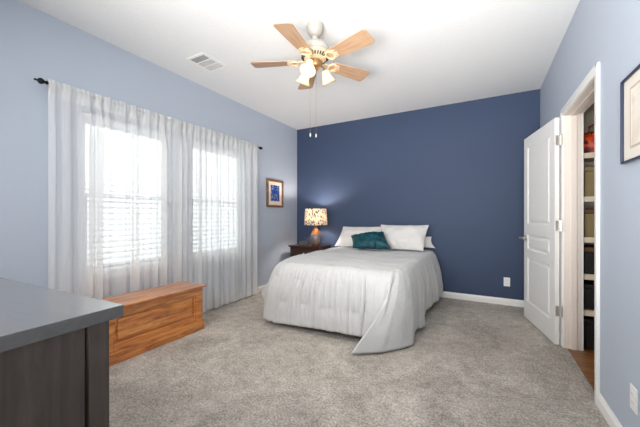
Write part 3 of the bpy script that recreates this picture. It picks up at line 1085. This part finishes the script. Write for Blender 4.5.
for k in range(30):
    a = 2 * PI * k / 30
    R = Matrix.Rotation(a, 3, 'Z') @ Matrix.Rotation(math.radians(-38), 3, 'Y')
    c = Vector((0.1035, 0, -0.2745))
    c = Matrix.Rotation(a, 3, 'Z') @ c
    b.box(c.x - 0.014, c.x + 0.014, c.y - 0.0045, c.y + 0.0045, c.z - 0.004, c.z + 0.004, rot=Matrix.Rotation(a, 3, 'Z') @ Matrix.Rotation(math.radians(-39), 3, 'Y'))
obj('vent_slots', b, M_dark, mh)
BZ = -0.322


def blade_outline():
    r0, r1 = 0.155, 0.535
    pts = []
    w0, w1 = 0.054, 0.076
    pts += [(r0, -w0), (r0 - 0.012, -w0 * 0.6), (r0 - 0.012, w0 * 0.6), (r0, w0)]
    n = 6
    for k in range(n + 1):
        a = PI / 2 * (1 - k / n)
        pts.append((r1 - 0.03 + 0.03 * math.cos(a), w1 - 0.03 + 0.03 * math.sin(a)))
    for k in range(n + 1):
        a = -PI / 2 * k / n
        pts.append((r1 - 0.03 + 0.03 * math.cos(a), -w1 + 0.03 + 0.03 * math.sin(a)))
    return pts


pitch = Matrix.Rotation(math.radians(-11), 4, 'X')
bl0 = None
for k in range(5):
    a = math.radians(-85 + 72 * k)
    if bl0 is None:
        bl0 = obj('blade', B().prism(blade_outline(), -0.003, 0.003, Matrix.Translation((0, 0, 0)) @ pitch), Mx_blade, t, 0.0015, loc=(0, 0, BZ + 0.02))
        b = B()
        b.box(0.085, 0.135, -0.012, 0.012, -0.004, 0.004)
        b.box(0.20, 0.235, -0.010, 0.010, -0.011, -0.004, rot=Matrix.Rotation(math.radians(-11), 3, 'X'), about=(0.22, 0, 0))
        ring = [(0.168 + 0.036 * math.cos(2 * PI * q / 24), 0.043 * math.sin(2 * PI * q / 24), -0.007 + 0.043 * math.sin(2 * PI * q / 24) * math.tan(math.radians(-11))) for q in range(25)]
        b.tube(ring, 0.0085, 8, cap=False)
        for s in (-1, 1):
            rg = [(0.205 + 0.018 * math.cos(2 * PI * q / 16), s * 0.026 + 0.015 * math.sin(2 * PI * q / 16), -0.007 + (s * 0.026) * math.tan(math.radians(-11))) for q in range(17)]
            b.tube(rg, 0.0055, 8, cap=False)
        obj('blade_iron', b, M_ivory, bl0, smooth=True)
        bl0.rotation_euler = (0, 0, a)
    else:
        c = copy_tree(bl0, t)
        c.rotation_euler = (0, 0, a)
obj('switch_housing', B().lathe([(0.050, -0.292), (0.056, -0.30), (0.056, -0.335), (0.046, -0.352), (0.024, -0.366), (0.010, -0.372), (0.006, -0.385)], 32), M_brass, t, smooth=True)
M_gshade = translucent_mat('frosted_glass', rgb(246, 232, 204), 0.4, 0.25)
M_bulb = glow('fan_bulb', (1, 0.84, 0.62, 1), 3.5)
for k, deg in enumerate((-84, 64, 168)):
    a = math.radians(deg)
    dr = Vector((math.cos(a), math.sin(a), 0))
    p0 = dr * 0.048 + Vector((0, 0, -0.325))
    p1 = dr * 0.088 + Vector((0, 0, -0.322))
    ax = (dr * 0.52 + Vector((0, 0, -1))).normalized()
    p2 = dr * 0.098 + Vector((0, 0, -0.350))
    obj('light_arm', B().tube([p0, p1, p2, p2 + ax * 0.012], [0.009, 0.009, 0.012, 0.022], 12), M_brass, t, smooth=True)
    q = Vector((0, 0, 1)).rotation_difference(ax).to_matrix().to_4x4()
    Mx = Matrix.Translation(p2) @ q
    prof = [(0.024, 0.0), (0.027, 0.012), (0.030, 0.035), (0.037, 0.06), (0.047, 0.083), (0.062, 0.104)]
    s = obj('glass_shade', B().lathe(prof, 32, Mx, cap=False), M_gshade, t, smooth=True)
    md = s.modifiers.new('thickness', 'SOLIDIFY')
    md.thickness = 0.003
    obj('bulb', B().ball(p2 + ax * 0.055, 0.021, 14), M_bulb, s, smooth=True)
    d = bpy.data.lights.new('fan_light', 'POINT')
    d.energy = 3.2
    d.color = (1.0, 0.87, 0.72)
    d.shadow_soft_size = 0.022
    lo = bpy.data.objects.new('fan_light', d)
    C.objects.link(lo)
    lo.parent = t
    lo.location = p2 + ax * 0.055
for dx, dy, ln in ((-0.028, -0.03, 0.90), (0.014, -0.008, 0.905)):
    ch = obj('pull_chain', B().tube([(dx, dy, -0.352), (dx, dy, -ln)], 0.0007, 6), M_brass, t)
    obj('fob', B().lathe([(0.002, -ln + 0.002), (0.006, -ln - 0.004), (0.007, -ln - 0.018), (0.004, -ln - 0.028)], 12, Matrix.Translation((dx, dy, 0))), M_fanw, ch, smooth=True)

# ------------------------------------------------------------------ ceiling vent
t = thing('ceiling_vent', 'white louvred air vent in the ceiling above the curtains', 'vent', (-2.49, 2.10, ZC))
b = B()
hx, hy = 0.125, 0.155
b.box(-hx, -hx + 0.026, -hy, hy, -0.008, -0.0005).box(hx - 0.026, hx, -hy, hy, -0.008, -0.0005)
b.box(-hx + 0.026, hx - 0.026, -hy, -hy + 0.026, -0.008, -0.0005).box(-hx + 0.026, hx - 0.026, hy - 0.026, hy, -0.008, -0.0005)
for yy in (-0.043, 0.043):
    b.box(-hx + 0.026, hx - 0.026, yy - 0.004, yy + 0.004, -0.008, -0.0005)
obj('frame', b, M_white, t, 0.002)
obj('dark_duct_sheet', B().box(-hx + 0.02, hx - 0.02, -hy + 0.02, hy - 0.02, -0.0012, -0.0006), M_dark, t)  # flat dark sheet, its colour standing in for the shade inside the duct
M_louv = plain('vent_louvre', rgb(200, 198, 196), 0.5)
for ci, (a0, a1, hwid) in enumerate(((-0.129, -0.047, 0.0020), (-0.039, 0.039, 0.0036), (0.047, 0.129, 0.0053))):
    b = B()
    n = 7
    for k in range(n):
        yc = a0 + (a1 - a0) * (k + 0.5) / n
        b.box(-hx + 0.024, hx - 0.024, yc - hwid, yc + hwid, -0.0058, -0.0048, rot=Matrix.Rotation(math.radians(-14), 3, 'X'))
    obj('louvre', b, M_louv, t)

# ------------------------------------------------------------------ closet door
hx, hy = 0.578, 3.322
ex, ey = 0.430, 4.100
ang = math.atan2(ey - hy, ex - hx)
droot = bpy.data.objects.new('door_1', None)
C.objects.link(droot)
droot.location = (hx, hy, 0.012)
droot.rotation_euler = (0, 0, ang)
droot['kind'] = 'structure'
DW, DT, DH = 0.792, 0.035, 2.022
# local x along the door from the hinge; +y is the side turned to the room
b = B()
PX0, PX1 = 0.105, DW - 0.105
pan = ((0.195, 0.69), (0.775, 0.945), (1.055, 1.905))
b.box(0, PX0, -DT / 2, DT / 2, 0, DH).box(PX1, DW, -DT / 2, DT / 2, 0, DH)
zs = [0] + [v for q in pan for v in q] + [DH]
for k in range(0, len(zs), 2):
    b.box(PX0, PX1, -DT / 2, DT / 2, zs[k], zs[k + 1])
leaf = obj('door_leaf', b, M_door, droot, 0.0)
for z0, z1 in pan:
    pb = B()
    for sgn in (1, -1):                                        # stepped raised panel on each side
        steps = [(0.0, DT / 2), (0.012, DT / 2 - 0.009), (0.022, DT / 2 - 0.010), (0.045, DT / 2 - 0.002), (0.05, DT / 2 - 0.002)]
        rings = []
        for ins, yy in steps:
            rings.append([pb.bm.verts.new((x, sgn * yy, z)) for x, z in ((PX0 + ins, z0 + ins), (PX1 - ins, z0 + ins), (PX1 - ins, z1 - ins), (PX0 + ins, z1 - ins))])
        for a_, c_ in zip(rings, rings[1:]):
            for k in range(4):
                pb.bm.faces.new((a_[k], a_[(k + 1) % 4], c_[(k + 1) % 4], c_[k]))
        pb.bm.faces.new(rings[-1])
    obj('door_panel', pb, M_door, droot)
b = B()
hxk = DW - 0.062
for sgn in (1, -1):
    b.lathe([(0.031, DT / 2), (0.031, DT / 2 + 0.005), (0.026, DT / 2 + 0.009), (0.011, DT / 2 + 0.010), (0.011, DT / 2 + 0.058)], 24, Matrix.Translation((hxk, 0, 0.90)) @ Matrix.Rotation(-sgn * PI / 2, 4, 'X'))
    b.tube([(hxk + 0.008, sgn * (DT / 2 + 0.055), 0.90), (hxk - 0.03, sgn * (DT / 2 + 0.060), 0.903), (hxk - 0.075, sgn * (DT / 2 + 0.058), 0.90), (hxk - 0.11, sgn * (DT / 2 + 0.054), 0.897)], [0.014, 0.0125, 0.010, 0.009], 12)
b.box(DW - 0.001, DW + 0.001, -0.012, 0.012, 0.87, 0.93)
obj('door_handle', b, M_nickel, droot, smooth=True)
for z in (0.30, 1.06, 1.82):
    b = B()
    b.tube([(-0.004, -DT / 2 - 0.008, z - 0.048), (-0.004, -DT / 2 - 0.008, z + 0.048)], 0.0075, 12)
    b.box(-0.0022, 0.0, -DT / 2 - 0.008, DT / 2 - 0.006, z - 0.045, z + 0.045)
    b.box(-0.034, -0.003, -DT / 2 - 0.010, -DT / 2 - 0.007, z - 0.045, z + 0.045)
    obj('hinge', b, M_nickel, droot, smooth=True)

# ------------------------------------------------------------------ outlets


def outlet(loc, rz, label):
    t = thing('wall_outlet', label, 'outlet', loc, rz, 'white wall outlets')
    obj('cover_plate', B().box(-0.036, 0.036, -0.006, -0.0003, -0.058, 0.058), M_plast, t, 0.003)
    for z in (-0.02, 0.02):
        rcp = obj('receptacle', B().prism([(0.017 * math.cos(q * PI / 10), z + max(-0.0125, min(0.0125, 0.017 * math.sin(q * PI / 10)))) for q in range(20)], 0.0055, 0.0075, Matrix.Rotation(PI / 2, 4, 'X')), M_plast, t)
        sb = B()
        sb.box(-0.008, -0.006, -0.0079, -0.0073, z - 0.002, z + 0.006).box(0.006, 0.008, -0.0079, -0.0073, z - 0.002, z + 0.006)
        obj('slots', sb, M_dark, rcp)
    return t


outlet((0.272, YB, 0.30), 0, 'white outlet low on the navy wall, beside the open door')
outlet((XR, 1.925, 0.30), -PI / 2, 'white outlet low on the pale blue wall, near the camera')

# ------------------------------------------------------------------ closet shelves and what they hold
sy0, sy1 = 3.345, 3.78
SH = (0.345, 0.655, 0.975, 1.325, 1.70)
wh = ('lowest', 'second lowest', 'middle', 'second highest', 'highest')
s0 = None
for z, nm in zip(SH, wh):
    lab = 'beige closet shelf seen through the doorway, %s of the five' % nm
    if s0 is None:
        s0 = thing('closet_shelf', lab, 'shelf', (0.742, sy0, z), 0, 'beige closet shelves')
        obj('shelf_board', B().box(0.0, 1.30, 0.0, sy1 - sy0 - 0.001, -0.02, 0.0), M_shelf, s0, 0.002)
        obj('front_lip', B().box(0.0, 1.30, -0.018, -0.0005, -0.045, 0.001), M_shelf, s0, 0.002)
        obj('wall_cleat', B().box(0.0, 1.30, sy1 - sy0 - 0.02, sy1 - sy0 - 0.001, -0.06, -0.021), M_shelf, s0)
    else:
        c = copy_tree(s0)
        c.location.z = z
        tag(c, lab, 'shelf', 'beige closet shelves')


def orange_mat():
    m, nt, p, out = new_mat('orange_print')
    tc = N(nt, 'ShaderNodeTexCoord')
    n1 = N(nt, 'ShaderNodeTexVoronoi', Scale=34.0)
    nt.links.new(tc.outputs['Object'], n1.inputs['Vector'])
    r = ramp(nt, [(0.25, rgb(232, 96, 30)), (0.5, rgb(206, 52, 24)), (0.75, rgb(90, 30, 24))])
    nt.links.new(n1.outputs['Color'], r.inputs[0])
    nt.links.new(r.outputs[0], p.inputs['Base Color'])
    p.inputs['Roughness'].default_value = 0.5
    return m


def carton(name, x0, wd, z, h, mat, label, cat, lidmat=None, dp=0.30):
    t = thing(name, label, cat, (x0 + wd / 2, sy0 + 0.02 + dp / 2, z + 0.001))
    obj('box_body', B().box(-wd / 2, wd / 2, -dp / 2, dp / 2, 0, h - 0.04), mat, t, 0.006)
    obj('lid', B().box(-wd / 2 - 0.005, wd / 2 + 0.005, -dp / 2 - 0.005, dp / 2 + 0.005, h - 0.0395, h), lidmat or mat, t, 0.006)
    return t


# soft bag on the top shelf
b = B()
t = thing('tote_bag', 'orange and red patterned bag on the highest closet shelf', 'bag', (0.885, sy0 + 0.16, 1.701))
prof = [(0.10, 0.0), (0.125, 0.02), (0.13, 0.10), (0.115, 0.17), (0.09, 0.20), (0.04, 0.21)]
b.lathe(prof, 28, Matrix.Diagonal((1.1, 0.9, 1, 1)))
for v in b.bm.verts:
    v.co += Vector((0.012 * fbm(v.co.x, v.co.y, v.co.z, 14, 2), 0.012 * fbm(v.co.y, v.co.z, v.co.x, 14, 2), 0))
obj('bag_body', b, orange_mat(), t, smooth=True)
obj('handle', B().tube([(-0.05, 0, 0.20), (-0.045, 0, 0.26), (0, 0, 0.285), (0.045, 0, 0.26), (0.05, 0, 0.20)], 0.008, 8), plain('red_strap', rgb(150, 40, 26), 0.6), t, smooth=True)
M_khaki = plain('khaki_card', rgb(140, 122, 84), 0.7)
M_brown = plain('brown_card', rgb(104, 74, 46), 0.7)
M_blk = plain('black_crate', rgb(26, 24, 24), 0.5)
carton('storage_box', 0.775, 0.40, SH[3], 0.26, M_khaki, 'khaki storage box on the closet shelf below the orange bag', 'box')
carton('storage_box', 0.775, 0.40, SH[2], 0.24, M_khaki, 'khaki storage box on the middle closet shelf', 'box', M_brown)
carton('storage_box', 0.775, 0.42, SH[1], 0.23, M_blk, 'black storage box with brown lid on the second lowest closet shelf', 'box', M_brown)
carton('storage_box', 0.775, 0.42, SH[0], 0.22, M_blk, 'black storage box on the lowest closet shelf', 'box')
carton('storage_box', 0.775, 0.42, 0.0, 0.26, M_blk, 'black storage box standing on the closet floor', 'box')
